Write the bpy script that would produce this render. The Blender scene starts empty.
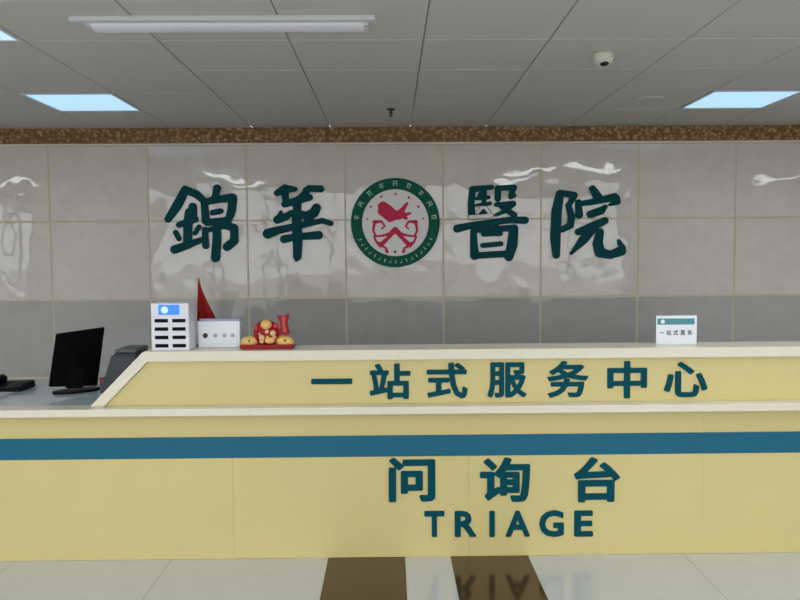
import bpy, bmesh, math, random
import numpy as np
from mathutils import Vector, Matrix
random.seed(7)
S = bpy.context.scene
COL = S.collection

# ------------------------------------------------------------------ camera
F_PX, EYE = 780.0, Vector((0.0, 0.0, 1.54))
YAW, PITCH, ROLL = math.atan(9/780), math.atan(44/780), 0.0067
fw = Vector((math.sin(YAW)*math.cos(PITCH), math.cos(YAW)*math.cos(PITCH), -math.sin(PITCH)))
r0 = Vector((math.cos(YAW), -math.sin(YAW), 0))
u0 = r0.cross(fw)
rt = r0*math.cos(ROLL) - u0*math.sin(ROLL)
up = u0*math.cos(ROLL) + r0*math.sin(ROLL)
cam = bpy.data.objects.new('camera', bpy.data.cameras.new('camera'))
COL.objects.link(cam)
cam.data.sensor_width = 36.0
cam.data.lens = 36.0*F_PX/800.0
cam.data.clip_start = 0.05
M3 = Matrix((rt, up, -fw)).transposed()
cam.matrix_world = Matrix.Translation(EYE) @ M3.to_4x4()
S.camera = cam

def P(px, py, Y=None, Z=None):
    """Point of the place seen at a pixel of the 800x600 photograph, on the plane y=Y or z=Z."""
    d = fw*F_PX + rt*(px-400) - up*(py-300)
    t = (Y-EYE.y)/d.y if Y is not None else (Z-EYE.z)/d.z
    return EYE + d*t

# ------------------------------------------------------------------ world, light, exposure
W = bpy.data.worlds.new('daylight'); S.world = W; W.use_nodes = True
bg = W.node_tree.nodes['Background']
bg.inputs['Color'].default_value = (0.93, 0.97, 1.0, 1)
bg.inputs['Strength'].default_value = 3.0
S.view_settings.view_transform = 'Standard'
S.view_settings.look = 'None'
S.view_settings.gamma = 1.0
S.view_settings.use_curve_mapping = False
S.view_settings.exposure = 0.08
XL, XR, YB, YW, ZC = -6.6, 6.6, -6.0, 6.37, 2.57      # room shell
YH, ZH = 0.6, 4.6                                       # unseen tall glazed hall, made up to supply daylight and wall reflections
OPEN_X, OPEN_Z = 5.6, 4.4                              # glazed entrance of the made-up hall, behind the camera
WIN_Y0, WIN_Y1, WIN_Z0, WIN_Z1 = -1.9, -0.2, 0.75, 2.5     # window in the left wall
def portal(name, loc, rot, sx, sy):
    l = bpy.data.lights.new(name, 'AREA'); l.shape = 'RECTANGLE'; l.size = sx; l.size_y = sy
    l.cycles.is_portal = True
    o = bpy.data.objects.new(name, l); o.location = loc; o.rotation_euler = rot; COL.objects.link(o)
portal('entrance_daylight', (0, YB-0.1, OPEN_Z/2), (math.pi/2, 0, 0), 2*OPEN_X, OPEN_Z)
SKY = (-5.4, 5.4, -5.4, 0.0)                            # unseen roof opening of the hall, added for overhead daylight
portal('added_roof_daylight', ((SKY[0]+SKY[1])/2, (SKY[2]+SKY[3])/2, ZH+.25), (0, 0, 0), SKY[1]-SKY[0], SKY[3]-SKY[2])
portal('window_daylight', (XL-0.1, (WIN_Y0+WIN_Y1)/2, (WIN_Z0+WIN_Z1)/2), (0, -math.pi/2, 0), WIN_Z1-WIN_Z0, WIN_Y1-WIN_Y0)

# ------------------------------------------------------------------ materials
def lin(c):
    c = c/255.0
    return c/12.92 if c <= 0.04045 else ((c+0.055)/1.055)**2.4
def rgb(r, g, b): return (lin(r), lin(g), lin(b), 1.0)
def mat(name, col, rough=0.5, metal=0.0, spec=0.5, emit=None, estr=0.0, noise=0.0, nscale=20.0, bump=0.0, bscale=8.0, coat=0.0):
    m = bpy.data.materials.new(name); m.use_nodes = True
    nt = m.node_tree; b = nt.nodes['Principled BSDF']
    b.inputs['Base Color'].default_value = col
    b.inputs['Roughness'].default_value = rough
    b.inputs['Metallic'].default_value = metal
    b.inputs['Specular IOR Level'].default_value = spec
    b.inputs['Coat Weight'].default_value = coat
    b.inputs['Coat Roughness'].default_value = 0.04
    tc = nt.nodes.new('ShaderNodeTexCoord')
    if emit:
        b.inputs['Emission Color'].default_value = emit
        b.inputs['Emission Strength'].default_value = estr
    if noise > 0:
        n = nt.nodes.new('ShaderNodeTexNoise'); n.inputs['Scale'].default_value = nscale; n.inputs['Detail'].default_value = 5
        mx = nt.nodes.new('ShaderNodeMix'); mx.data_type = 'RGBA'
        nt.links.new(tc.outputs['Object'], n.inputs['Vector'])
        mx.inputs[6].default_value = tuple(c*(1-noise) for c in col[:3])+(1,)
        mx.inputs[7].default_value = tuple(min(1, c*(1+noise)) for c in col[:3])+(1,)
        nt.links.new(n.outputs['Fac'], mx.inputs[0]); nt.links.new(mx.outputs[2], b.inputs['Base Color'])
    if bump > 0:
        n2 = nt.nodes.new('ShaderNodeTexNoise'); n2.inputs['Scale'].default_value = bscale; n2.inputs['Detail'].default_value = 0.5
        bp = nt.nodes.new('ShaderNodeBump'); bp.inputs['Strength'].default_value = 1.0; bp.inputs['Distance'].default_value = bump
        nt.links.new(tc.outputs['Object'], n2.inputs['Vector'])
        nt.links.new(n2.outputs['Fac'], bp.inputs['Height']); nt.links.new(bp.outputs['Normal'], b.inputs['Normal'])
        if coat: nt.links.new(bp.outputs['Normal'], b.inputs['Coat Normal'])
    return m

M = {}
M['tile_lower'] = mat('darker grey polished lower wall tile', rgb(176, 174, 171), 0.03, noise=0.10, nscale=9, bump=0.004, bscale=5.0, spec=0.6)  # tone of the lower tile courses, darker than the upper ones
M['tile'] = mat('warm grey polished wall tile', rgb(214, 206, 198), 0.03, noise=0.10, nscale=9, bump=0.004, bscale=5.0, spec=0.6)
M['grout'] = mat('cream wall grout', rgb(208, 199, 166), 0.6)
M['wallpaint'] = mat('white wall paint', rgb(205, 203, 198), 0.7, noise=0.03)
M['ceil'] = mat('white metal ceiling panel', rgb(203, 201, 195), 0.45, noise=0.02, nscale=3)
M['ceil_gap'] = mat('dark ceiling gap', rgb(104, 102, 98), 0.8)
M['floor'] = mat('grey polished floor tile', rgb(197, 199, 198), 0.10, noise=0.05, nscale=14)
M['floor_brown'] = mat('brown polished floor tile', rgb(74, 52, 26), 0.12, spec=0.35, noise=0.12, nscale=60)
M['floor_gap'] = mat('floor joint', rgb(110, 108, 102), 0.7)
M['ground'] = mat('outdoor paving', rgb(170, 168, 160), 0.8, noise=0.1, nscale=3)
M['yellow'] = mat('pale yellow laminate', rgb(211, 195, 133), 0.32, noise=0.03, nscale=4)
M['cream'] = mat('cream stone edging', rgb(228, 219, 200), 0.25, noise=0.03, nscale=30)
M['teal'] = mat('dark teal acrylic letter', rgb(6, 74, 86), 0.5, spec=0.06)
M['brushteal'] = mat('dark teal acrylic sign', rgb(8, 70, 76), 0.5, spec=0.06)
M['stripe'] = mat('blue stripe laminate', rgb(24, 100, 126), 0.4, spec=0.25)
M['glass_top'] = mat('grey blue glass desktop', rgb(184, 198, 203), 0.12, spec=0.5)
M['carcass'] = mat('plain board carcass', rgb(186, 172, 128), 0.6)
M['light_white'] = mat('white enamel', rgb(215, 215, 218), 0.4)
M['batten'] = mat('white plastic tube cover', rgb(238, 236, 244), 0.35)
M['diffuser'] = mat('lit light panel', rgb(230, 240, 250), 0.4, emit=(0.36, 0.66, 1.0, 1), estr=0.85)
M['diffuser_added'] = mat('added bright light panel', rgb(240, 244, 250), 0.4, emit=(0.92, 0.97, 1.0, 1), estr=7.5)  # added unseen panels, extra bright to lift the floor and streak the tiles
M['white_plastic'] = mat('white plastic', rgb(226, 226, 236), 0.35)
M['offwhite'] = mat('off white plastic', rgb(215, 212, 198), 0.4)
M['black'] = mat('black plastic', rgb(9, 9, 11), 0.5, spec=0.1)
M['matte_black'] = mat('matte black plastic', rgb(7, 7, 9), 0.55, spec=0.08)
M['charcoal'] = mat('charcoal plastic', rgb(44, 50, 53), 0.45)
M['charcoal_top'] = mat('grey plastic lid', rgb(80, 84, 86), 0.45)
M['screen_blue'] = mat('blue lit display', rgb(40, 120, 225), 0.2, emit=rgb(50, 135, 240), estr=0.45)
M['screen_pale'] = mat('pale icon on display', rgb(190, 225, 250), 0.2, emit=rgb(180, 220, 250), estr=0.5)
M['red'] = mat('red cloth', rgb(176, 20, 18), 0.7)
M['red_gloss'] = mat('red lacquer', rgb(150, 10, 18), 0.35, spec=0.25)
M['pink_red'] = mat('rose red enamel', rgb(205, 58, 58), 0.4)
M['gold'] = mat('gold paint', rgb(236, 190, 108), 0.4, metal=0.0, noise=0.15, nscale=40)
M['gold_dark'] = mat('dull gold', rgb(150, 96, 48), 0.4, metal=0.4)
M['ivory'] = mat('ivory enamel', rgb(222, 190, 142), 0.35)
M['olive'] = mat('green enamel', rgb(90, 110, 50), 0.4)
M['paper'] = mat('white card', rgb(232, 236, 242), 0.5)
M['greytop'] = mat('blue grey board', rgb(150, 164, 186), 0.5)
M['ink'] = mat('grey printed ink', rgb(80, 84, 92), 0.6)
M['ink_faint'] = mat('faint printed ink', rgb(170, 174, 196), 0.6)
M['ink_dark'] = mat('black printed ink', rgb(30, 34, 40), 0.6)
M['cardteal'] = mat('teal printed band', rgb(70, 140, 148), 0.4)
M['badge_green'] = mat('badge green enamel', rgb(20, 92, 74), 0.5, spec=0.08)
M['badge_white'] = mat('badge white enamel', rgb(238, 234, 232), 0.5, spec=0.08)
M['badge_red'] = mat('badge crimson enamel', rgb(204, 52, 84), 0.5, spec=0.08)
M['badge_mark'] = mat('badge pale lettering', rgb(186, 208, 196), 0.5, spec=0.08)
M['lens'] = mat('dark camera lens', rgb(16, 16, 18), 0.1)
M['steel'] = mat('dull steel', rgb(60, 60, 60), 0.4, metal=0.5)
M['pink'] = mat('pink plastic', rgb(190, 110, 125), 0.5)
M['frame_alu'] = mat('grey aluminium', rgb(120, 122, 124), 0.4, metal=0.6)
def glass_mat():
    m = bpy.data.materials.new('clear glass'); m.use_nodes = True
    b = m.node_tree.nodes['Principled BSDF']
    b.inputs['Base Color'].default_value = (0.95, 0.98, 0.98, 1); b.inputs['Roughness'].default_value = 0.0
    b.inputs['Transmission Weight'].default_value = 1.0; b.inputs['IOR'].default_value = 1.05
    return m
M['glass'] = glass_mat()
def cornice_mat():
    m = bpy.data.materials.new('brown gold floral border'); m.use_nodes = True
    nt = m.node_tree; b = nt.nodes['Principled BSDF']; b.inputs['Roughness'].default_value = 0.5
    tc = nt.nodes.new('ShaderNodeTexCoord'); v = nt.nodes.new('ShaderNodeTexVoronoi'); v.inputs['Scale'].default_value = 32
    n = nt.nodes.new('ShaderNodeTexNoise'); n.inputs['Scale'].default_value = 32; n.inputs['Detail'].default_value = 4
    mx = nt.nodes.new('ShaderNodeMix'); mx.data_type = 'FLOAT'; mx.inputs[0].default_value = 0.5
    cr = nt.nodes.new('ShaderNodeValToRGB')
    cr.color_ramp.elements[0].position = 0.30; cr.color_ramp.elements[0].color = rgb(190, 150, 104)
    cr.color_ramp.elements[1].position = 0.58; cr.color_ramp.elements[1].color = rgb(112, 78, 34)
    e = cr.color_ramp.elements.new(0.44); e.color = rgb(146, 108, 60)
    nt.links.new(tc.outputs['Object'], v.inputs['Vector']); nt.links.new(tc.outputs['Object'], n.inputs['Vector'])
    nt.links.new(v.outputs['Distance'], mx.inputs[2]); nt.links.new(n.outputs['Fac'], mx.inputs[3])
    nt.links.new(mx.outputs[0], cr.inputs[0]); nt.links.new(cr.outputs['Color'], b.inputs['Base Color'])
    return m
M['cornice'] = cornice_mat()

# ------------------------------------------------------------------ builders
def wloc(o):
    v = Vector((0, 0, 0))
    while o: v += o.location; o = o.parent
    return v
def obj(name, bm, m, parent=None, loc=None, smooth=False):
    """Links a bmesh given in world coordinates as ONE mesh object."""
    base = wloc(parent) if parent else Vector(loc or (0, 0, 0))
    bmesh.ops.translate(bm, verts=bm.verts[:], vec=-base)
    me = bpy.data.meshes.new(name); bm.to_mesh(me); bm.free()
    for x in (m if isinstance(m, (list, tuple)) else [m]): me.materials.append(x)
    if smooth:
        for p in me.polygons: p.use_smooth = True
    o = bpy.data.objects.new(name, me); COL.objects.link(o)
    if parent: o.parent = parent
    else: o.location = base
    return o
def tag(o, label, cat, group=None):
    o['label'] = label; o['category'] = cat
    if group: o['group'] = group
    return o
def thing(name, label, cat, loc, group=None):
    o = bpy.data.objects.new(name, None); o.location = loc; o.empty_display_size = 0.05
    COL.objects.link(o); return tag(o, label, cat, group)
def struct(name, bm, m, parent=None, **k):
    o = obj(name, bm, m, parent, **k)
    if not parent: o['kind'] = 'structure'
    return o
def nb(): return bmesh.new()
def box(bm, x0, x1, y0, y1, z0, z1, bevel=0.0, seg=2, mi=0):
    vs = [bm.verts.new((x, y, z)) for x in (x0, x1) for y in (y0, y1) for z in (z0, z1)]
    fs = [bm.faces.new([vs[i] for i in q]) for q in ((0,1,3,2),(4,6,7,5),(0,4,5,1),(2,3,7,6),(0,2,6,4),(1,5,7,3))]
    for f in fs: f.material_index = mi
    if bevel > 0:
        es = list({e for f in fs for e in f.edges})
        bmesh.ops.bevel(bm, geom=es, offset=bevel, segments=seg, affect='EDGES', profile=0.6)
    return bm
def quad(bm, pts, mi=0):
    f = bm.faces.new([bm.verts.new(p) for p in pts]); f.material_index = mi; return f
def prism(bm, pts, y0, y1, bevel=0.0, seg=2):
    """Polygon in x,z extruded from y0 to y1."""
    a = [bm.verts.new((x, y0, z)) for x, z in pts]; b = [bm.verts.new((x, y1, z)) for x, z in pts]
    n = len(pts); fs = [bm.faces.new(a), bm.faces.new(b[::-1])]
    for i in range(n): fs.append(bm.faces.new((a[i], b[i], b[(i+1) % n], a[(i+1) % n])))
    bmesh.ops.recalc_face_normals(bm, faces=fs)
    if bevel > 0:
        es = list({e for f in fs for e in f.edges})
        bmesh.ops.bevel(bm, geom=es, offset=bevel, segments=seg, affect='EDGES')
    return bm
def lathe(bm, prof, cx, cy, seg=32):
    """Profile of (radius, z) turned about the vertical axis through cx, cy."""
    rings = []
    for r, z in prof:
        if r < 1e-5: rings.append([bm.verts.new((cx, cy, z))])
        else: rings.append([bm.verts.new((cx+r*math.cos(2*math.pi*i/seg), cy+r*math.sin(2*math.pi*i/seg), z)) for i in range(seg)])
    for a, b in zip(rings, rings[1:]):
        for i in range(seg):
            j = (i+1) % seg
            if len(a) == 1 and len(b) > 1: bm.faces.new((a[0], b[i], b[j]))
            elif len(b) == 1 and len(a) > 1: bm.faces.new((a[i], b[0], a[j]))
            elif len(a) > 1: bm.faces.new((a[i], b[i], b[j], a[j]))
    bmesh.ops.recalc_face_normals(bm, faces=bm.faces[:])
    return bm
def tube(bm, pts, r, seg=10):
    """Round rod through points; r is one radius or one per point."""
    pts = [Vector(p) for p in pts]; rs = r if isinstance(r, (list, tuple)) else [r]*len(pts)
    rings = []
    for i, p in enumerate(pts):
        d = (pts[min(i+1, len(pts)-1)]-pts[max(i-1, 0)]).normalized()
        a = d.cross(Vector((0, 0, 1)) if abs(d.z) < 0.9 else Vector((1, 0, 0))).normalized(); b = d.cross(a)
        rings.append([bm.verts.new(p+(a*math.cos(2*math.pi*k/seg)+b*math.sin(2*math.pi*k/seg))*rs[i]) for k in range(seg)])
    for A, B in zip(rings, rings[1:]):
        for k in range(seg): bm.faces.new((A[k], A[(k+1) % seg], B[(k+1) % seg], B[k]))
    bm.faces.new(rings[0][::-1]); bm.faces.new(rings[-1])
    bmesh.ops.recalc_face_normals(bm, faces=bm.faces[:])
    return bm
def ellipsoid(bm, c, rx, ry, rz, u=24, v=14):
    r = bmesh.ops.create_uvsphere(bm, u_segments=u, v_segments=v, radius=1.0)
    for q in r['verts']: q.co = Vector((c[0]+q.co.x*rx, c[1]+q.co.y*ry, c[2]+q.co.z*rz))
    return bm
def grid_disc(bm, cx, y, cz, r, thick, seg=64):
    prism(bm, [(cx+r*math.cos(2*math.pi*i/seg), cz+r*math.sin(2*math.pi*i/seg)) for i in range(seg)], y-thick, y)
    return bm

# brush strokes -> outline (distance field + marching squares) -> filled, extruded lettering
def stroke_loops(strokes, step=4.0):
    pts = np.array([(x, y) for s in strokes for x, y, r in s]); rm = max(r for s in strokes for _, _, r in s)
    x0, y0 = pts.min(0)-rm-2*step; x1, y1 = pts.max(0)+rm+2*step
    xs = np.arange(x0, x1+step, step); ys = np.arange(y0, y1+step, step)
    X, Y = np.meshgrid(xs, ys); D = np.full(X.shape, 1e9)
    for s in strokes:
        ss = s if len(s) > 1 else [s[0], s[0]]
        for (ax, ay, ar), (bx, by, br) in zip(ss, ss[1:]):
            dx, dy = bx-ax, by-ay; L = dx*dx+dy*dy
            t = np.clip(((X-ax)*dx+(Y-ay)*dy)/L, 0, 1) if L > 0 else np.zeros_like(X)
            D = np.minimum(D, np.hypot(X-ax-t*dx, Y-ay-t*dy)-(ar+t*(br-ar)))
    return contours(D, xs, ys)
def contours(D, xs, ys):
    """Zero outlines of a sampled distance field (marching squares)."""
    H, Wd = D.shape; nxt = {}; co = {}
    D = np.where(np.abs(D) < 1e-7, 1e-7, D)
    def ep(k):
        if k not in co:
            (i, j, h) = k; a = D[i, j]; b = D[i, j+1] if h else D[i+1, j]; t = a/(a-b)
            co[k] = (xs[j]+t*(xs[j+1]-xs[j]), ys[i]) if h else (xs[j], ys[i]+t*(ys[i+1]-ys[i]))
        return k
    for i in range(H-1):
        for j in range(Wd-1):
            c = (D[i, j] < 0, D[i, j+1] < 0, D[i+1, j+1] < 0, D[i+1, j] < 0)
            if all(c) or not any(c): continue
            E = ((i, j, 1), (i, j+1, 0), (i+1, j, 1), (i, j, 0))
            st = [k for k in range(4) if c[k] and not c[(k+1) % 4]]; en = [k for k in range(4) if not c[k] and c[(k+1) % 4]]
            for a in st:
                b = min(en, key=lambda e: (a-e) % 4)
                nxt[ep(E[a])] = ep(E[b])
    loops = []
    while nxt:
        k0 = next(iter(nxt)); k = k0; lp = []
        while k in nxt: lp.append(co[k]); k = nxt.pop(k)
        if len(lp) > 5: loops.append(lp)
    return loops
def loops_mesh(loops, depth, bevel=0.0):
    """Closed loops of (x,z) -> mesh in x,z, back on y=0, front on y=-depth."""
    cu = bpy.data.curves.new('outline', 'CURVE'); cu.dimensions = '2D'; cu.fill_mode = 'BOTH'
    cu.extrude = depth/2-bevel; cu.bevel_depth = bevel; cu.bevel_resolution = 1; cu.offset = -bevel
    for lp in loops:
        sp = cu.splines.new('POLY'); sp.points.add(len(lp)-1); sp.use_cyclic_u = True
        for q, (x, y) in zip(sp.points, lp): q.co = (x, y, 0, 1)
    return curve_mesh(cu, depth)
def curve_mesh(cu, depth):
    t = bpy.data.objects.new('outline', cu); COL.objects.link(t)
    dg = bpy.context.evaluated_depsgraph_get(); dg.update()
    me = bpy.data.meshes.new_from_object(t.evaluated_get(dg))
    bpy.data.objects.remove(t); bpy.data.curves.remove(cu)
    for v in me.vertices: v.co = (v.co.x, -v.co.z-depth/2, v.co.y)
    return me
def mesh_obj(name, me, m, parent=None, loc=(0, 0, 0)):
    me.materials.clear(); me.materials.append(m); me.name = name
    o = bpy.data.objects.new(name, me); COL.objects.link(o)
    if parent: o.parent = parent; o.location = Vector(loc)-wloc(parent)
    else: o.location = loc
    return o
def brush(strokes, ox, oy, sc, Y, depth, bevel=0.002, step=4.0, fat=1.0):
    """Strokes traced in crop pixels -> (mesh, location) on the plane y=Y."""
    lp = [[(P(ox+x/sc, oy+y/sc, Y=Y)) for x, y in l] for l in stroke_loops([[(x, y, r*fat) for x, y, r in q] for q in strokes], step)]
    xs = [p.x for l in lp for p in l]; zs = [p.z for l in lp for p in l]
    cx, cz = (min(xs)+max(xs))/2, (min(zs)+max(zs))/2
    return loops_mesh([[(p.x-cx, p.z-cz) for p in l] for l in lp], depth, bevel), Vector((cx, Y, cz))
def type_mesh(ch, w, h, depth, bold=0.03, step=.011):
    """One character, thickened evenly and fitted to a w x h box centred on its own origin."""
    cu = bpy.data.curves.new('type', 'FONT'); cu.body = ch; cu.size = 1.0; cu.fill_mode = 'BOTH'; cu.resolution_u = 3
    me = curve_mesh(cu, 0.0)
    b = nb(); b.from_mesh(me); bmesh.ops.remove_doubles(b, verts=b.verts[:], dist=1e-5)
    seg = [(e.verts[0].co.x, e.verts[0].co.z, e.verts[1].co.x, e.verts[1].co.z) for e in b.edges if len(e.link_faces) == 1]
    b.free(); bpy.data.meshes.remove(me)
    a = np.array(seg); lo = np.minimum(a[:, :2].min(0), a[:, 2:].min(0)); hi = np.maximum(a[:, :2].max(0), a[:, 2:].max(0))
    xs = np.arange(lo[0]-bold-.04, hi[0]+bold+.04, step)+.00031; ys = np.arange(lo[1]-bold-.04, hi[1]+bold+.04, step)+.00017
    X, Y = np.meshgrid(xs, ys); D = np.full(X.shape, 1e9); inside = np.zeros(X.shape, bool)
    for ax, ay, bx, by in seg:
        dx, dy = bx-ax, by-ay; L = dx*dx+dy*dy
        if L < 1e-12: continue
        t = np.clip(((X-ax)*dx+(Y-ay)*dy)/L, 0, 1); D = np.minimum(D, np.hypot(X-ax-t*dx, Y-ay-t*dy))
        if abs(dy) > 1e-9: inside ^= ((ay > Y) != (by > Y)) & (X < ax+(Y-ay)*dx/dy)
    lps = contours(np.where(inside, -D, D)-bold, xs, ys)
    q = np.array([p for l in lps for p in l]); lo, hi = q.min(0), q.max(0)
    return loops_mesh([[((x-(lo[0]+hi[0])/2)*w/(hi[0]-lo[0]), (y-(lo[1]+hi[1])/2)*h/(hi[1]-lo[1])) for x, y in l] for l in lps], depth)

# ================================================================== SETTING
# floor: 0.8 m tiles with two brown bands running towards the desk
bm = nb()
ex = [(-0.33, 0.062, 1), (0.062, 0.296, 0), (0.296, 0.693, 1)]
x = -0.33
while x > XL: ex.append((max(x-0.8, XL), x, 0)); x -= 0.8
x = 0.693
while x < XR: ex.append((x, min(x+0.8, XR), 0)); x += 0.8
y = 3.27-0.8*13
ey = []
while y < YW: ey.append((max(y, YB), min(y+0.8, YW))); y += 0.8
g = 0.0012
for x0, x1, mi in ex:
    for y0, y1 in ey:
        if y1-y0 > 0.01: quad(bm, [(x0+g, y0+g, 0), (x1-g, y0+g, 0), (x1-g, y1-g, 0), (x0+g, y1-g, 0)], mi)
quad(bm, [(XL, YB, -0.002), (XR, YB, -0.002), (XR, YW, -0.002), (XL, YW, -0.002)], 2)
struct('floor', bm, [M['floor'], M['floor_brown'], M['floor_gap']])
bm = nb(); quad(bm, [(-40, -60, -0.03), (40, -60, -0.03), (40, YB, -0.03), (-40, YB, -0.03)]); quad(bm, [(-40, YB, -0.03), (XL-0.2, YB, -0.03), (XL-0.2, 20, -0.03), (-40, 20, -0.03)])
struct('ground', bm, M['ground'])

# tiled wall behind the desk
bm = nb(); g = 0.0075
xs = [0.43+0.795*k for k in range(-9, 9)]; zs = [0.0, 0.565, 1.20, 1.835, 2.47, ZC]
for x0, x1 in zip(xs, xs[1:]):
    x0, x1 = max(x0, XL), min(x1, XR)
    if x1-x0 < 0.05: continue
    for z0, z1 in zip(zs, zs[1:]):
        c = ((x0+x1)/2, (z0+z1)/2); tx, tz = random.uniform(-.0012, .0012), random.uniform(-.0012, .0012)
        def yy(X, Z): return YW-0.003+(X-c[0])*tx+(Z-c[1])*tz
        o4 = [(x0+g, z0+g), (x1-g, z0+g), (x1-g, z1-g), (x0+g, z1-g)]
        n, mm = 10, 8
        grid = [[bm.verts.new((X, yy(X, Z), Z)) for X in np.linspace(x0+g, x1-g, n)] for Z in np.linspace(z0+g, z1-g, mm)]
        for a in range(mm-1):
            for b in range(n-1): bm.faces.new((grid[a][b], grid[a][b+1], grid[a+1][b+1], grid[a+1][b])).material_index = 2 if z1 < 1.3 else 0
        for (X, Z), (X2, Z2) in zip(o4, o4[1:]+o4[:1]):
            quad(bm, [(X, yy(X, Z), Z), (X, YW+.004, Z), (X2, YW+.004, Z2), (X2, yy(X2, Z2), Z2)], 0)
quad(bm, [(XL, YW, 0), (XR, YW, 0), (XR, YW, ZC), (XL, YW, ZC)], 1)
box(bm, XL, XR, YW+0.005, YW+0.15, 0, ZC, mi=1)
struct('wall_back', bm, [M['tile'], M['grout'], M['tile_lower']])
YT = YW-0.004                                     # tile face

# other walls, entrance glazing, side window
bm = nb()
box(bm, XL-.15, XL, YB, WIN_Y0, 0, ZH); box(bm, XL-.15, XL, WIN_Y1, YH, 0, ZH); box(bm, XL-.15, XL, YH, YW, 0, ZC)
box(bm, XL-.15, XL, WIN_Y0, WIN_Y1, 0, WIN_Z0); box(bm, XL-.15, XL, WIN_Y0, WIN_Y1, WIN_Z1, ZH)
struct('wall_left', bm, M['wallpaint'])
bm = nb(); box(bm, XR, XR+.15, YB, YH, 0, ZH); box(bm, XR, XR+.15, YH, YW, 0, ZC); struct('wall_right', bm, M['wallpaint'])
bm = nb()
box(bm, XL-.15, -OPEN_X, YB-.15, YB, 0, ZH); box(bm, OPEN_X, XR+.15, YB-.15, YB, 0, ZH); box(bm, -OPEN_X, OPEN_X, YB-.15, YB, OPEN_Z, ZH)
struct('wall_front', bm, M['wallpaint'])
bm = nb()
for k in range(9):
    X = -OPEN_X+0.03+k*(2*OPEN_X-0.06)/8
    box(bm, X-.03, X+.03, YB-.12, YB-.04, 0, OPEN_Z)
for z in (0.03, 2.3, OPEN_Z-0.03): box(bm, -OPEN_X, OPEN_X, YB-.12, YB-.04, z-.03, z+.03)
struct('door_1', bm, M['frame_alu'])
bm = nb()
for Y in (WIN_Y0+.025, (WIN_Y0+WIN_Y1)/2, WIN_Y1-.025): box(bm, XL-.1, XL-.04, Y-.025, Y+.025, WIN_Z0, WIN_Z1)
for z in (WIN_Z0+.025, WIN_Z1-.025): box(bm, XL-.1, XL-.04, WIN_Y0, WIN_Y1, z-.025, z+.025)
struct('window_1', bm, M['frame_alu'])

# ceiling of square metal panels with small chamfers
PX = [-6.6, -6.22, -5.57, -4.92, -4.27, -3.62, -2.97, -2.32, -1.73, -1.10, -.476, .165, .769, 1.432, 2.045, 2.64, 3.28, 3.93, 4.58, 5.23, 5.88, 6.53, 6.6]
PY = [YH, 1.40, 2.0, 2.6, 3.20, 3.785, 4.385, 4.97, 5.565, 6.2, YW]
LIGHT_CELLS = {(i, j) for i, x0 in enumerate(PX[:-1]) for j, y0 in enumerate(PY)
               if (x0 in (-2.32, 2.045) and y0 in (4.97, 3.20)) or (x0 in (-2.32, 1.432, -5.57, 5.23) and y0 in (2.6, 1.40))}
bm = nb()
for i, (x0, x1) in enumerate(zip(PX, PX[1:])):
    for j, (y0, y1) in enumerate(zip(PY, PY[1:])):
        if (i, j) in LIGHT_CELLS: continue
        a0, a1, b0, b1 = max(x0, XL), min(x1, XR), y0, y1
        if a1-a0 < .03 or b1-b0 < .03: continue
        gx, gy, c = .0015, .001, .005
        lo = [bm.verts.new(p) for p in ((a0+gx+c, b0+gy+c, ZC), (a1-gx-c, b0+gy+c, ZC), (a1-gx-c, b1-gy-c, ZC), (a0+gx+c, b1-gy-c, ZC))]
        hi = [bm.verts.new(p) for p in ((a0+gx, b0+gy, ZC+c), (a1-gx, b0+gy, ZC+c), (a1-gx, b1-gy, ZC+c), (a0+gx, b1-gy, ZC+c))]
        bm.faces.new(lo[::-1])
        for k in range(4): bm.faces.new((lo[k], lo[(k+1) % 4], hi[(k+1) % 4], hi[k]))
box(bm, XL-.15, XR+.15, YH, YW+.15, ZC+.05, ZC+.2, mi=1)
box(bm, XL-.15, XR+.15, YH-.1, YH, ZC-.02, ZH, mi=2)
a, b, c, d = SKY
for q in ((XL-.15, a, YB-.15, YH), (b, XR+.15, YB-.15, YH), (a, b, YB-.15, c), (a, b, d, YH)): box(bm, q[0], q[1], q[2], q[3], ZH, ZH+.2, mi=2)
struct('ceiling', bm, [M['ceil'], M['ceil_gap'], M['wallpaint']])

bm = nb(); prism(bm, [(XL, 2.452), (XR, 2.452), (XR, ZC), (XL, ZC)], YW-.075, YW-.005)
struct('trim_1', bm, M['cornice'])
bm = nb(); box(bm, XL, XR, YW-.045, YW-.005, 2.437, 2.452); struct('trim_2', bm, M['cream'])

# ================================================================== RECEPTION COUNTER
YF = 3.915                    # front face of the lower panel
LEFT, RIGHT = -2.12, 2.75
ctr = thing('reception_counter', 'long pale yellow reception counter with blue stripe, cream edging and teal lettering', 'reception desk', (0.3, YF, 0))
edges = [LEFT, -0.81, 0.39, 1.59, RIGHT]
boards = []
for a, b in zip(edges, edges[1:]):
    bm = nb(); box(bm, a+.0002, b-.0002, YF, YF+.02, 0.001, 0.7525, bevel=.0006, seg=1)
    boards.append(obj('front_board', bm, M['yellow'], ctr))
bm = nb(); box(bm, LEFT+.02, RIGHT-.02, YF+.02, YF+.5, 0.001, 0.752); obj('carcass', bm, M['carcass'], ctr)
bm = nb(); box(bm, LEFT, LEFT+.02, YF+.02, YF+.7, 0.001, .752); obj('end_panel', bm, M['yellow'], ctr)
bm = nb(); box(bm, RIGHT-.02, RIGHT, YF+.02, YF+.7, 0.001, .752); obj('end_panel', bm, M['yellow'], ctr)
bm = nb(); box(bm, LEFT, RIGHT, YF-.003, YF, .523, .632, bevel=.0008, seg=1); obj('stripe', bm, M['stripe'], ctr)
bm = nb(); box(bm, LEFT-.01, RIGHT, YF-.075, YF+.045, .753, .791, bevel=.004); obj('ledge', bm, M['cream'], ctr)
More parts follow.
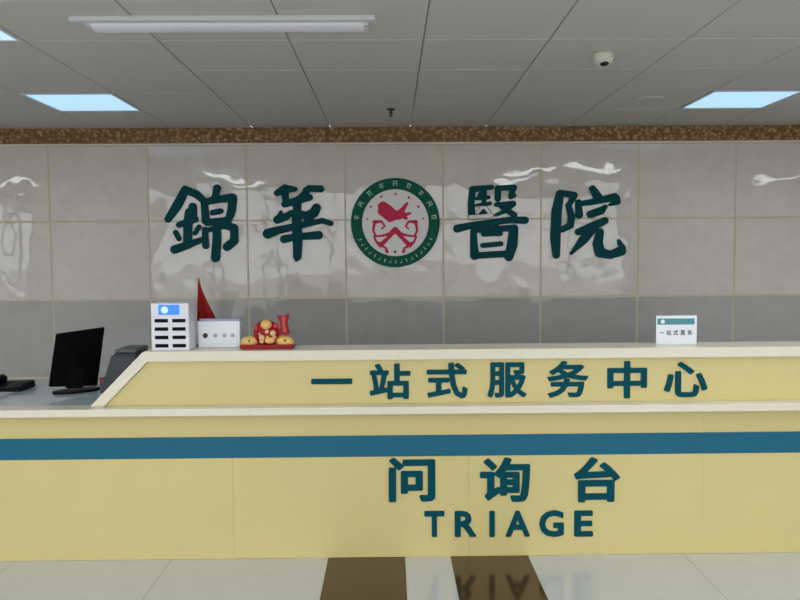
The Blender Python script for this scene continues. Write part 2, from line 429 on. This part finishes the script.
bm = nb(); box(bm, LEFT-.01, RIGHT, YF+.045, YF+.72, .766, .790, bevel=.002, seg=1); obj('desktop', bm, M['glass_top'], ctr)
CT = 1.068                    # top of the raised shelf
XT, XB = P(143, 353, Y=YF).x, P(90, 405, Y=YF).x
th = .051; sl = math.hypot(CT-.791, XT-XB); nx, nz = (CT-.791)/sl, -(XT-XB)/sl      # inward normal of the sloping end
k2 = th/(CT-.791)*(XT-XB)
ix_b = XB+th/nx; ix_t = ix_b+(CT-th-.791)/(CT-.791)*(XT-XB)
bm = nb(); prism(bm, [(XB, .792), (XT, CT), (RIGHT, CT), (RIGHT, CT-th), (ix_t, CT-th), (ix_b, .792)], YF-.005, YF+.24, bevel=.003)
obj('top_shelf', bm, M['cream'], ctr)
bm = nb(); prism(bm, [(ix_b+.001, .792), (ix_t+.001, CT-th-.001), (RIGHT-.001, CT-th-.001), (RIGHT-.001, .792)], YF+.014, YF+.22)
upper = obj('upper_panel', bm, M['yellow'], ctr)

def fit(ch, x0, x1, y0, y1, Y, parent, name, m, depth=.006, bold=.034):
    a, b = P(x0, y1, Y=Y), P(x1, y0, Y=Y)
    me = type_mesh(ch, abs(b.x-a.x), abs(b.z-a.z), depth, bold)
    return mesh_obj(name, me, m, parent, ((a.x+b.x)/2, Y, (a.z+b.z)/2))
for ch, x0, x1, y0, y1 in (('一', 311.3, 352.3, 378.4, 384.2), ('站', 369.6, 410.5, 363.2, 399.2), ('式', 426.8, 467.6, 362.6, 398.6), ('服', 487.4, 526.6, 362, 397.6),
                           ('务', 547.2, 588.2, 360.6, 397.6), ('中', 607, 647, 360.8, 398.4), ('心', 663.5, 707.6, 361.4, 397.2)):
    fit(ch, x0, x1, y0, y1, YF+.0142, upper, 'character', M['teal'], bold=.029)
def board_at(px): 
    X = P(px, 500, Y=YF).x
    return boards[sum(X > e for e in edges[1:-1])]
for ch, x0, x1, y0, y1 in (('问', 388.8, 435.2, 457.2, 502), ('询', 479.8, 530.2, 457, 502), ('台', 573.8, 620, 456.8, 502.2)):
    fit(ch, x0, x1, y0, y1, YF+.0002, board_at((x0+x1)/2), 'character', M['teal'])
for ch, x0, x1, y0, y1 in (('T', 424.3, 444.4, 510.6, 536.8), ('R', 454.7, 476.2, 510.6, 536.8), ('I', 489.3, 494.8, 510.6, 536.8),
                           ('A', 505.6, 529.8, 510.4, 536.6), ('G', 539, 563.8, 510, 536.8), ('E', 574, 593, 510.2, 536.4)):
    fit(ch, x0, x1, y0, y1, YF+.0002, board_at((x0+x1)/2), 'letter', M['teal'], bold=.034)

# ================================================================== SIGN ON THE TILED WALL
G = 'brush characters of the wall sign'
C_JIN = [[(162,92,20),(112,190,24),(52,280,17)], [(165,95,20),(232,122,20),(282,168,16)], [(208,200,20),(205,270,24)], [(122,315,15),(225,280,16)],
    [(185,235,20),(178,300,22),(175,440,22)], [(100,362,13),(122,402,13)], [(248,328,13),(222,368,11)], [(95,470,22),(180,440,19),(275,405,14)],
    [(362,85,20),(352,130,16),(330,165,14)], [(280,168,17),(290,290,20)], [(285,170,17),(380,152,18),(458,145,23)], [(460,150,22),(452,230,21),(430,290,18)],
    [(335,238,15),(385,228,14)], [(300,300,18),(430,285,17)], [(285,345,15),(290,447,17)], [(290,352,12),(400,322,15),(462,330,20)], [(470,335,20),(470,415,21),(425,453,22)],
    [(360,300,20),(360,420,22),(352,522,23)]]
C_HUA = [[(140,115,17),(190,88,24),(255,90,13)], [(188,105,20),(195,160,18)], [(325,100,20),(340,85,17),(415,88,19)], [(188,185,18),(270,160,20),(345,142,18)],
    [(320,112,18),(255,185,20)], [(142,282,22),(200,262,20),(228,238,14)], [(165,235,10),(150,270,14)], [(388,208,24),(372,240,26),(330,262,26),(285,240,16)], [(275,150,16),(262,250,26),(270,400,27),(268,515,22),(262,538,9)],
    [(82,370,27),(150,348,21),(300,315,18),(425,288,15),(478,306,15)], [(185,405,22),(260,390,18),(402,380,23)]]
C_YI = [[(142,92,18),(133,180,18),(137,260,20)], [(142,90,17),(262,78,13)], [(202,105,12),(175,148,10)], [(165,150,9),(242,142,11)], [(168,192,10),(252,180,11)], [(218,110,13),(210,200,13)],
    [(205,200,11),(172,240,8)], [(216,200,11),(244,232,11)], [(140,268,13),(262,256,12)], [(302,85,17),(300,150,17)], [(302,84,13),(402,80,17)], [(398,88,17),(384,135,16)], [(384,140,12),(404,130,12)],
    [(290,188,12),(398,178,13)], [(398,182,16),(350,225,13),(292,252,10)], [(318,200,11),(404,252,17)], [(46,338,22),(150,314,17),(380,284,18),(472,286,20)],
    [(240,312,17),(212,372,15)], [(288,312,15),(300,368,16)], [(212,374,13),(318,370,13)], [(228,340,10),(300,338,10)], [(148,352,17),(150,430,20),(155,508,24)], [(150,350,14),(400,334,18)], [(402,340,24),(392,440,28),(370,515,24)],
    [(206,445,14),(320,434,14)], [(160,508,18),(370,496,18)]]
C_YUAN = [[(124,120,22),(104,230,27),(96,400,27),(101,505,20)], [(130,114,17),(215,128,18),(182,190,14)], [(178,190,15),(198,262,19),(190,318,19),(140,345,16)],
    [(330,85,17),(368,148,25)], [(240,170,15),(246,252,20)], [(248,182,14),(330,170,17),(468,140,22)], [(478,150,22),(488,170,16),(440,188,8)], [(318,248,21),(385,225,21),(410,200,12)],
    [(240,360,18),(330,325,24),(408,288,19)], [(328,338,26),(272,410,24),(196,495,8)], [(378,360,20),(363,430,26),(376,488,28),(440,505,22),(510,480,26),(518,460,18),(495,415,9)]]
for strokes, ox, sc, lab in ((C_JIN, 160, 6.31, 'leftmost dark teal brush character on the grey tiled wall'),
                             (C_HUA, 255, 6.31, 'dark teal brush character just left of the round emblem'),
                             (C_YI, 450, 6.31, 'dark teal brush character just right of the round emblem'),
                             (C_YUAN, 540, 6.316, 'rightmost dark teal brush character on the grey tiled wall')):
    me, l = brush(strokes, ox, 175, sc, YT, .02, fat=1.25 if ox == 160 else 1.18)
    tag(mesh_obj('sign_character', me, M['brushteal'], None, l), lab, 'sign', G)

# round emblem
ec = P(395.4, 222.8, Y=YT); R = 44.2*YT/780; R2 = 33.2*YT/780
emb = thing('emblem', 'round green and white emblem with crimson bird between the brush characters', 'emblem', (ec.x, YT, ec.z))
bm = nb(); n = 72
for y_, ra, rb in ((YT-.02, R2, R),):
    A = [[bm.verts.new((ec.x+r*math.cos(2*math.pi*k/n), y, ec.z+r*math.sin(2*math.pi*k/n))) for k in range(n)] for r, y in ((R2, YT), (R, YT), (R, YT-.017), (R-.004, YT-.02), (R2+.004, YT-.02), (R2, YT-.017))]
    for a in range(6):
        for k in range(n): bm.faces.new((A[a][k], A[a][(k+1) % n], A[(a+1) % 6][(k+1) % n], A[(a+1) % 6][k]))
bmesh.ops.recalc_face_normals(bm, faces=bm.faces[:])
ring = obj('ring', bm, M['badge_green'], emb)
bm = nb(); grid_disc(bm, ec.x, YT, ec.z, R2-.0005, .012); face = obj('face', bm, M['badge_white'], emb)
def emb_strokes(st, depth, name, m, parent, Yp):
    me, l = brush(st, 340, 170, 5.4545, Yp, depth, 0.0, step=2.0); return mesh_obj(name, me, m, parent, l)
emb_strokes([[(232,200,26),(255,232,28),(320,248,24),(350,205,11),(366,182,7)], [(225,225,20),(272,270,15),(300,262,12)], [(325,250,16),(384,236,6)], [(320,240,14),(360,262,10)], [(235,185,14),(265,200,12),(295,225,10)]],
            .004, 'bird', M['badge_red'], face, YT-.0122)
L = [[(188,284,11),(225,280,6),(244,305,5),(228,322,4)], [(188,290,8),(181,330,6),(196,362,5),(232,358,6),(272,348,9),(300,325,15)], [(300,328,14),(265,368,10),(222,410,13),(198,392,6),(186,362,5)], [(222,410,8),(250,425,5),(256,445,9)]]
Rr = [[(602-x, y, r) for x, y, r in s] for s in L]
emb_strokes(L+Rr+[[(300,446,8)]], .004, 'hands', M['badge_red'], face, YT-.0122)
for (x, y, r) in ((150,268,8),(168,200,9),(226,145,9),(303,130,9),(375,150,10),(428,200,10),(452,265,8)):
    c = P(340+x/5.4545, 170+y/5.4545, Y=YT-.0122); rr = r/5.4545*YT/780
    bm = nb(); pts = [(c.x+(rr if k % 2 == 0 else rr*.5)*math.sin(math.pi*k/5), c.z+(rr if k % 2 == 0 else rr*.5)*math.cos(math.pi*k/5)) for k in range(10)]
    prism(bm, pts, YT-.0152, YT-.0122); obj('star', bm, M['badge_red'], face)
rm = (R+R2)/2
def mark(ang, w, h, kind):
    c, s = math.cos(ang), math.sin(ang); bm = nb()
    def rect(u0, u1, v0, v1):
        pts = []
        for u, v in ((u0, v0), (u1, v0), (u1, v1), (u0, v1)):
            u_, v_ = u*w, rm+v*h
            pts.append((ec.x+u_*s*1.0+v_*c, ec.z-u_*c+v_*s))
        prism(bm, pts, YT-.022, YT-.0201)
    for q in kind: rect(*q)
    obj('glyph', bm, M['badge_mark'], ring)
K = [((-.5,.5,.25,.4),(-.08,.08,-.5,.5),(-.5,.5,-.2,-.05)), ((-.5,-.35,-.5,.5),(.35,.5,-.5,.5),(-.5,.5,.35,.5),(-.3,.3,-.1,.1)), ((-.5,.5,.3,.45),(-.4,-.2,-.5,.3),(.15,.35,-.5,.3))]
for k in range(9): mark(math.radians(172-k*20.5), .035, .042, K[k % 3])
for k in range(17): mark(math.radians(205+k*8.1), .017, .030, (K[1][:1]+((-.5,.5,.2,.4),)) if k % 2 else ((-.3,.1,-.5,.5),))

# ================================================================== CEILING FITTINGS
def light_panel(x0, x1, y0, y1, label, group, dm):
    t = thing('ceiling_light', label, 'ceiling light', ((x0+x1)/2, (y0+y1)/2, ZC), group)
    a0, a1, b0, b1 = x0+.002, x1-.002, y0+.002, y1-.002
    bm = nb(); w = .02
    for q in ((a0, a1, b0, b0+w), (a0, a1, b1-w, b1), (a0, a0+w, b0+w, b1-w), (a1-w, a1, b0+w, b1-w)): box(bm, q[0], q[1], q[2], q[3], ZC-.004, ZC+.03)
    obj('frame', bm, M['light_white'], t)
    bm = nb(); box(bm, a0+w, a1-w, b0+w, b1-w, ZC+.001, ZC+.012); obj('diffuser', bm, dm, t)
labs = {(-2.32, 4.97): 'lit square ceiling light panel above the left part of the tiled wall', (2.045, 4.97): 'lit square ceiling light panel above the right part of the tiled wall',
        (-2.32, 3.20): 'lit square ceiling light panel cut by the left edge of the photo'}
for i, j in sorted(LIGHT_CELLS):
    lb = labs.get((PX[i], PY[j]))
    light_panel(PX[i], PX[i+1], PY[j], PY[j+1], lb or 'added bright square light panel out of view', 'lit ceiling panels' if lb else 'added light panels out of view', M['diffuser'] if lb else M['diffuser_added'])

# surface fluorescent batten
t = thing('batten_light', 'long white fluorescent tube fitting mounted under the grey ceiling', 'ceiling light', (-.68, 3.24, ZC))
zt = ZC-.022; xa, xb = P(69, 21, Z=zt).x, P(375, 16, Z=zt).x; yn = P(222, 20, Z=zt).y
bm = nb(); box(bm, xa, xb, yn, yn+.045, zt, ZC-.0005, bevel=.003); box(bm, xa+.03, xb-.03, yn+.045, yn+.16, zt+.006, ZC-.0005, bevel=.002); obj('tray', bm, M['light_white'], t)
bm = nb(); pr = [(yn+.102+.060*math.cos(math.pi*k/12), zt+.006-.024*math.sin(math.pi*k/12)) for k in range(13)]
A = [[bm.verts.new((X, q[0], q[1])) for q in pr] for X in (xa+.075, xb-.05)]
for k in range(12): bm.faces.new((A[0][k], A[0][k+1], A[1][k+1], A[1][k]))
bm.faces.new(A[0]); bm.faces.new(A[1][::-1]); bm.faces.new((A[0][0], A[1][0], A[1][12], A[0][12])); bmesh.ops.recalc_face_normals(bm, faces=bm.faces[:])
obj('tube', bm, M['batten'], t)
for X0, X1 in ((xa+.055, xa+.075), (xb-.05, xb-.03)):
    bm = nb(); box(bm, X0, X1, yn+.05, yn+.16, zt-.008, zt+.006, bevel=.003); obj('end_cap', bm, M['light_white'], t)

# dome camera
c = P(603.5, 53, Z=ZC); t = thing('dome_camera', 'small white dome security camera on the grey ceiling', 'security camera', (c.x, c.y, ZC))
bm = nb(); lathe(bm, [(0, ZC), (.050, ZC), (.054, ZC-.006), (.054, ZC-.030), (.048, ZC-.036)], c.x, c.y); obj('base', bm, M['offwhite'], t, smooth=True)
bm = nb(); lathe(bm, [(.049, ZC-.035)]+[(.048*math.cos(a), ZC-.036-.032*math.sin(a)) for a in np.linspace(0.05, math.pi/2, 9)][:-1]+[(0, ZC-.068)], c.x, c.y); dm = obj('dome', bm, M['offwhite'], t, smooth=True)
bm = nb(); ellipsoid(bm, (c.x, c.y-.016, ZC-.055), .026, .026, .014); obj('lens', bm, M['lens'], dm, smooth=True)
# sprinkler
c = P(391, 109, Z=ZC); t = thing('sprinkler', 'small dark sprinkler head hanging from the ceiling above the emblem', 'sprinkler', (c.x, c.y, ZC))
bm = nb(); lathe(bm, [(0, ZC), (.03, ZC), (.028, ZC-.008), (.014, ZC-.012), (0, ZC-.012)], c.x, c.y, 20); obj('rosette', bm, M['steel'], t, smooth=True)
bm = nb(); lathe(bm, [(.009, ZC-.011), (.009, ZC-.03), (.005, ZC-.034), (.005, ZC-.05), (0, ZC-.05)], c.x, c.y, 12)
for s in (-1, 1): tube(bm, [(c.x+s*.008, c.y, ZC-.02), (c.x+s*.013, c.y, ZC-.036), (c.x+s*.004, c.y, ZC-.05)], .0025, 6)
obj('nozzle', bm, M['steel'], t)
bm = nb(); lathe(bm, [(0, ZC-.05), (.013, ZC-.05), (.014, ZC-.053), (0, ZC-.053)], c.x, c.y, 16); obj('deflector', bm, M['steel'], t)
# round speaker
c = P(648.5, 99, Z=ZC); t = thing('ceiling_speaker', 'flat round grey speaker grille in the ceiling left of the right light panel', 'speaker', (c.x, c.y, ZC))
bm = nb(); lathe(bm, [(.105, ZC), (.108, ZC-.006), (.098, ZC-.012), (.090, ZC-.010)], c.x, c.y, 40); obj('rim', bm, M['ceil'], t, smooth=True)
bm = nb(); lathe(bm, [(.091, ZC-.0095), (.05, ZC-.012), (0, ZC-.013)], c.x, c.y, 40); obj('grille', bm, M['ceil'], t, smooth=True)

# ================================================================== THINGS ON THE RAISED SHELF
# charging cabinet with eight slots
a, b = P(151.5, 351, Y=3.945), P(188.5, 303, Y=3.945); x0, x1, z1 = a.x, b.x, b.z; y0, y1 = 3.945, 4.08
t = thing('charging_cabinet', 'white eight-slot charging box with blue display on the counter', 'charger', ((x0+x1)/2, 4.025, CT))
bm = nb(); box(bm, x0, x1, y0, y1, CT, z1, bevel=.007, seg=3); obj('housing', bm, M['white_plastic'], t)
w = x1-x0; h = z1-CT
bm = nb(); box(bm, x0+.21*w, x0+.76*w, y0-.003, y0+.002, z1-.245*h, z1-.035*h, bevel=.002); sc_ = obj('display', bm, M['screen_blue'], t)
bm = nb(); ellipsoid(bm, (x0+.37*w, y0-.0032, z1-.14*h), .018, .0012, .018, 16, 8); obj('display_icon', bm, M['screen_pale'], sc_)
for zz in (.37, .545, .72, .895):
    for u in (.10, .56):
        bm = nb(); box(bm, x0+u*w, x0+(u+.35)*w, y0-.002, y0+.004, z1-(zz+.035)*h, z1-(zz-.04)*h, bevel=.0018); obj('slot', bm, M['black'], t)
# desk flag
FY = 4.132
c = P(200, 340, Y=FY); X = c.x; zt = P(201, 277, Y=FY).z
t = thing('desk_flag', 'small red flag draped on its stand behind the white box', 'flag', (X, FY, CT))
bm = nb(); lathe(bm, [(0, CT), (.020, CT), (.020, CT+.008), (.012, CT+.014), (0, CT+.014)], X, FY, 20); obj('base', bm, M['gold_dark'], t)
bm = nb(); tube(bm, [(X, FY, CT+.01), (X, FY, zt-.03)], .003, 8); obj('pole', bm, M['gold_dark'], t)
bm = nb(); lathe(bm, [(0, zt-.035), (.006, zt-.033), (.0075, zt-.024), (.005, zt-.012), (0, zt)], X, FY, 10); obj('finial', bm, M['gold_dark'], t, smooth=True)
bm = nb(); rows = []
ztop, zbot = zt-.03, P(200, 322, Y=FY).z
for i in range(15):
    f = i/14; z = ztop+(zbot-ztop)*f; wd = .012+.116*f**1.3
    rows.append([bm.verts.new((X-.012*f-.004+wd*u/12, FY-.004+.012*f*math.sin(u*1.25+f*2), z-.028*f*(u/12-.3)*f)) for u in range(13)])
for A, B in zip(rows, rows[1:]):
    for k in range(12): bm.faces.new((A[k], A[k+1], B[k+1], B[k]))
bmesh.ops.solidify(bm, geom=bm.faces[:], thickness=.002)
obj('cloth', bm, M['red'], t, smooth=True)
# white box with printed marks
a, b = P(198.4, 345.4, Y=4.066), P(239.6, 321, Y=4.066); x0, x1, z0, z1 = a.x, b.x, CT, b.z
t = thing('tissue_box', 'low white box with printed round marks left of the red ornament', 'box', ((x0+x1)/2, 4.025, CT))
bm = nb(); box(bm, x0, x1, 4.066, 4.104, CT+.0005, z1, bevel=.003); bd = obj('carton', bm, M['paper'], t)
bm = nb(); box(bm, x0+.006, x1, 4.070, 4.108, z1, z1+.012, bevel=.003); obj('lid', bm, M['greytop'], t)
w = x1-x0; h = z1-CT
for k, (u, m_) in enumerate(((.17, 'ink_dark'), (.41, 'ink_faint'), (.63, 'ink_faint'), (.83, 'ink_faint'))):
    cx_, cz_, r_ = x0+u*w, CT+.46*h, .0135 if k == 0 else .011
    bm = nb(); grid_disc(bm, cx_, 4.0662, cz_, r_, .0012, 20); obj('mark', bm, M[m_], bd)
# red and gold ornament
a, b = P(237, 349, Y=3.995), P(296, 349, Y=3.995); x0, x1 = a.x, b.x; xm = (x0+x1)/2; W_ = x1-x0
sx = W_/600.0
def OX(v): return x0+(v-115)*sx*1.0            # crop (225,305) x10 -> metres
def OZ(v): return CT+(455-v)*sx
t = thing('lucky_ornament', 'red and gold festive ornament with upturned fish tail on the counter', 'ornament', (xm, 4.015, CT))
bm = nb(); prism(bm, [(OX(160), CT), (OX(690), CT), (OX(700), OZ(412)), (OX(640), OZ(406)), (OX(430), OZ(410)), (OX(200), OZ(406)), (OX(140), OZ(412))], 3.97, 4.065, bevel=.005); obj('base', bm, M['red_gloss'], t)
for cx_, wx, tl in ((238, 92, -.10), (598, 98, .12)):
    bm = nb(); ellipsoid(bm, (0, 0, 0), wx*sx, .035, 58*sx)
    bmesh.ops.rotate(bm, verts=bm.verts[:], cent=(0, 0, 0), matrix=Matrix.Rotation(tl, 3, 'Y')); bmesh.ops.translate(bm, verts=bm.verts[:], vec=(OX(cx_), 4.01, OZ(382)))
    lob = obj('gold_ingot', bm, M['gold'], t, smooth=True)
    bm = nb(); ellipsoid(bm, (OX(cx_+8), 3.9805, OZ(372)), 20*sx, .006, 17*sx, 12, 8); obj('inlay', bm, M['olive'], lob, smooth=True)
bm = nb(); ellipsoid(bm, (OX(412), 4.015, OZ(300)), 135*sx,   .044, 140*sx); obj('belly', bm, M['red_gloss'], t, smooth=True)
bm = nb(); ellipsoid(bm, (OX(418), 3.987, OZ(205)), 58*sx, .03, 50*sx); obj('gold_crown', bm, M['gold'], t, smooth=True)
bm = nb()
for (u, v, r) in ((378,335,34),(372,375,24),(428,275,26),(486,292,30),(500,330,20),(432,330,18),(355,300,16)): ellipsoid(bm, (OX(u), 3.981, OZ(v)), r*sx, .014, r*sx, 14, 8)
obj('medallion', bm, M['ivory'], t, smooth=True)
bm = nb(); ellipsoid(bm, (OX(455), 3.979, OZ(365)), 52*sx, .016, 34*sx, 16, 8); obj('gold_coin', bm, M['gold'], t, smooth=True)
bm = nb(); ellipsoid(bm, (OX(318), 3.995, OZ(235)), 26*sx, .02, 32*sx, 14, 8); obj('fin', bm, M['pink_red'], t, smooth=True)
bm = nb(); ellipsoid(bm, (OX(515), 3.995, OZ(220)), 34*sx, .02, 28*sx, 14, 8); obj('fin', bm, M['pink_red'], t, smooth=True)
tail_pts = [(480,250),(530,265),(560,235),(548,170),(515,112),(590,125),(640,95),(650,120),(628,180),(640,250),(655,300),(620,320),(575,310),(520,320)]
bm = nb(); prism(bm, [(OX(u), OZ(v)) for u, v in tail_pts], 4., 4.025, bevel=.003); tl = obj('tail', bm, M['red_gloss'], t)
bm = nb(); prism(bm, [(OX(u), OZ(v)) for u, v in ((572,135),(612,130),(606,200),(622,285),(592,290),(578,225))], 3.996, 4.001, bevel=.001); obj('tail_stripe', bm, M['pink_red'], tl)
# little sign on the right
Yc = 4.045
a, b = P(656, 345.2, Y=Yc), P(697, 315.4, Y=Yc); x0, x1, z1 = a.x, b.x, b.z; w = x1-x0; h = z1-CT
t = thing('table_sign', 'small white acrylic card with teal band standing on the counter', 'sign', ((x0+x1)/2, Yc, CT))
bm = nb(); box(bm, x0, x1, Yc, Yc+.003, CT+.0005, z1, bevel=.001, seg=1); card = obj('card', bm, M['paper'], t)
bm = nb(); box(bm, x0+.005, x1-.01, Yc+.003, Yc+.05, CT+.0005, CT+.004, bevel=.001, seg=1); obj('foot', bm, M['paper'], t)
bm = nb(); box(bm, x0+.03*w, x1-.06*w, Yc-.001, Yc+.001, z1-.31*h, z1-.1*h); band = obj('band', bm, M['cardteal'], card)
bm = nb(); grid_disc(bm, x0+.16*w, Yc-.0011, z1-.205*h, .011, .0006, 20); obj('badge', bm, M['paper'], band)
for k, ch in enumerate('一站式服务'):
    me = type_mesh(ch, .024, .004 if ch == '一' else .028, .001, .02)
    mesh_obj('character', me, M['ink'], card, (x0+(.14+.172*k)*w, Yc-.0002, CT+.41*h))

# ================================================================== THINGS ON THE LOW DESK
DT = .7905
# monitor seen from behind, turned and leaning back
bl, br, tl_, tr = P(49.5, 387, Y=4.255), P(97.5, 386, Y=4.425), P(57, 334, Y=4.255), P(105, 327, Y=4.485)
uu = (br-bl).normalized(); vv = ((tl_+tr)/2-(bl+br)/2).normalized(); vv = (vv-uu*vv.dot(uu)).normalized(); nn = uu.cross(vv)
if nn.y > 0: nn = -nn                       # nn points at the viewer
t = thing('monitor', 'black computer monitor seen from behind on the low desk', 'monitor', ((bl.x+br.x)/2, (bl.y+br.y)/2, DT))
def slab(q, d0, d1, bev=.004):
    """Quad of four corner points given thickness along the view-facing normal."""
    bm = nb(); A = [bm.verts.new(p+nn*d0) for p in q]; B = [bm.verts.new(p+nn*d1) for p in q]
    bm.faces.new(A); bm.faces.new(B[::-1])
    for i in range(4): bm.faces.new((A[i], A[(i+1) % 4], B[(i+1) % 4], B[i]))
    bmesh.ops.recalc_face_normals(bm, faces=bm.faces[:])
    bmesh.ops.bevel(bm, geom=bm.edges[:], offset=bev, segments=2, affect='EDGES'); return bm
q = [bl, br, tr, tl_]
shell = obj('back_shell', slab(q, -.022, 0), M['matte_black'], t)
cc = (bl+br+tl_+tr)/4; hw = (br-bl).length/2; hh = (tl_-bl).length/2
sq = [cc+uu*(sx_*hw*.9)+vv*(sy_*hh*.9) for sx_, sy_ in ((-1,-1),(1,-1),(1,1),(-1,1))]
obj('screen', slab(sq, -.0245, -.0215, .0008), M['black'], t)
lg = [cc+uu*(sx_*.012)+vv*(sy_*.012+.01) for sx_, sy_ in ((-1,-1),(1,-1),(1,1),(-1,1))]
obj('logo', slab(lg, -.0005, .001, .0003), M['charcoal'], shell)
mb = (bl+br)/2
nk = [mb+uu*(s1*.045)+vv*s2 for s1, s2 in ((-1,-.008),(1,-.008),(1,.10),(-1,.10))]
obj('stand', slab(nk, -.001, .018, .003), M['black'], t)
bm = nb(); n = 28; pr = [(mb.x+.13*math.cos(2*math.pi*k/n)*uu.x-.07*math.sin(2*math.pi*k/n)*uu.y, mb.y+.035+.13*math.cos(2*math.pi*k/n)*uu.y+.07*math.sin(2*math.pi*k/n)*uu.x) for k in range(n)]
A = [bm.verts.new((x, y, DT)) for x, y in pr]; B = [bm.verts.new((x, y, DT+.012)) for x, y in pr]
bm.faces.new(A[::-1]); bm.faces.new(B)
for k in range(n): bm.faces.new((A[k], A[(k+1) % n], B[(k+1) % n], B[k]))
obj('base_plate', bm, M['black'], t)
# printer half hidden behind the sloping end of the raised counter
pc = P(112, 350, Y=4.285); X0 = P(101, 380, Y=4.285).x; zt = P(128, 347, Y=4.375).z
t = thing('printer', 'dark grey printer behind the sloping cream end of the counter', 'printer', (X0+.17, 4.375, DT))
bm = nb(); X1 = P(147, 347, Y=4.4).x
f0 = [(X0, 4.245, DT), (X1, 4.245, DT), (X1, 4.505, DT), (X0, 4.505, DT)]
f1 = [(X0+.07, 4.255, zt-.025), (X1-.01, 4.255, zt-.025), (X1-.01, 4.5, zt-.02), (X0+.07, 4.5, zt-.02)]
A = [bm.verts.new(p) for p in f0]; B = [bm.verts.new(p) for p in f1]; bm.faces.new(A[::-1]); bm.faces.new(B)
for k in range(4): bm.faces.new((A[k], A[(k+1) % 4], B[(k+1) % 4], B[k]))
bmesh.ops.bevel(bm, geom=bm.edges[:], offset=.012, segments=3, affect='EDGES'); obj('housing', bm, M['charcoal'], t)
bm = nb(); box(bm, X0+.085, X1-.02, 4.27, 4.485, zt-.022, zt, bevel=.008); obj('lid', bm, M['charcoal_top'], t)
bm = nb(); box(bm, X0+.075, X1-.04, 4.241, 4.251, DT+.05, DT+.075, bevel=.002); obj('paper_slot', bm, M['black'], t)
# pink cup beside the monitor stand
c = P(104, 386, Z=DT)
t = thing('pen_cup', 'small pink cup between the monitor and the printer', 'cup', (c.x, c.y, DT))
bm = nb(); lathe(bm, [(0, DT), (.022, DT), (.026, DT+.05), (.024, DT+.05), (.021, DT+.004), (0, DT+.004)], c.x, c.y, 20); obj('cup_body', bm, M['pink'], t, smooth=True)
# desk phone, cut by the left edge
c = P(14, 392, Z=DT)
t = thing('desk_phone', 'black desk telephone at the left edge of the low desk', 'telephone', (c.x, c.y+.09, DT))
xl, xr = P(-22, 392, Y=c.y).x, P(21, 392, Y=c.y).x
bm = nb()
A = [bm.verts.new(p) for p in ((xl, c.y, DT), (xr, c.y, DT), (xr, c.y+.19, DT), (xl, c.y+.19, DT))]
B = [bm.verts.new(p) for p in ((xl+.004, c.y+.004, DT+.016), (xr-.004, c.y+.004, DT+.022), (xr-.004, c.y+.186, DT+.042), (xl+.004, c.y+.186, DT+.036))]
bm.faces.new(A[::-1]); bm.faces.new(B)
for k in range(4): bm.faces.new((A[k], A[(k+1) % 4], B[(k+1) % 4], B[k]))
bmesh.ops.bevel(bm, geom=bm.edges[:], offset=.006, segments=2, affect='EDGES'); ph = obj('base', bm, M['black'], t)
bm = nb(); hx = xl+.055
tube(bm, [(hx, c.y+.0, DT+.026), (hx, c.y+.02, DT+.033), (hx, c.y+.05, DT+.042), (hx, c.y+.14, DT+.054), (hx, c.y+.17, DT+.053), (hx, c.y+.195, DT+.046)], [.018, .024, .017, .017, .024, .018], 12)
obj('handset', bm, M['black'], t, smooth=True)
bm = nb()
for a_ in range(3):
    for b_ in range(4):
        X, Y = xr-.085+.024*a_, c.y+.03+.03*b_; z = DT+.020+.020*(Y-c.y)/.19
        box(bm, X-.008, X+.008, Y-.009, Y+.009, z-.004, z+.006, bevel=.002, seg=1)
obj('keypad', bm, M['charcoal'], t)
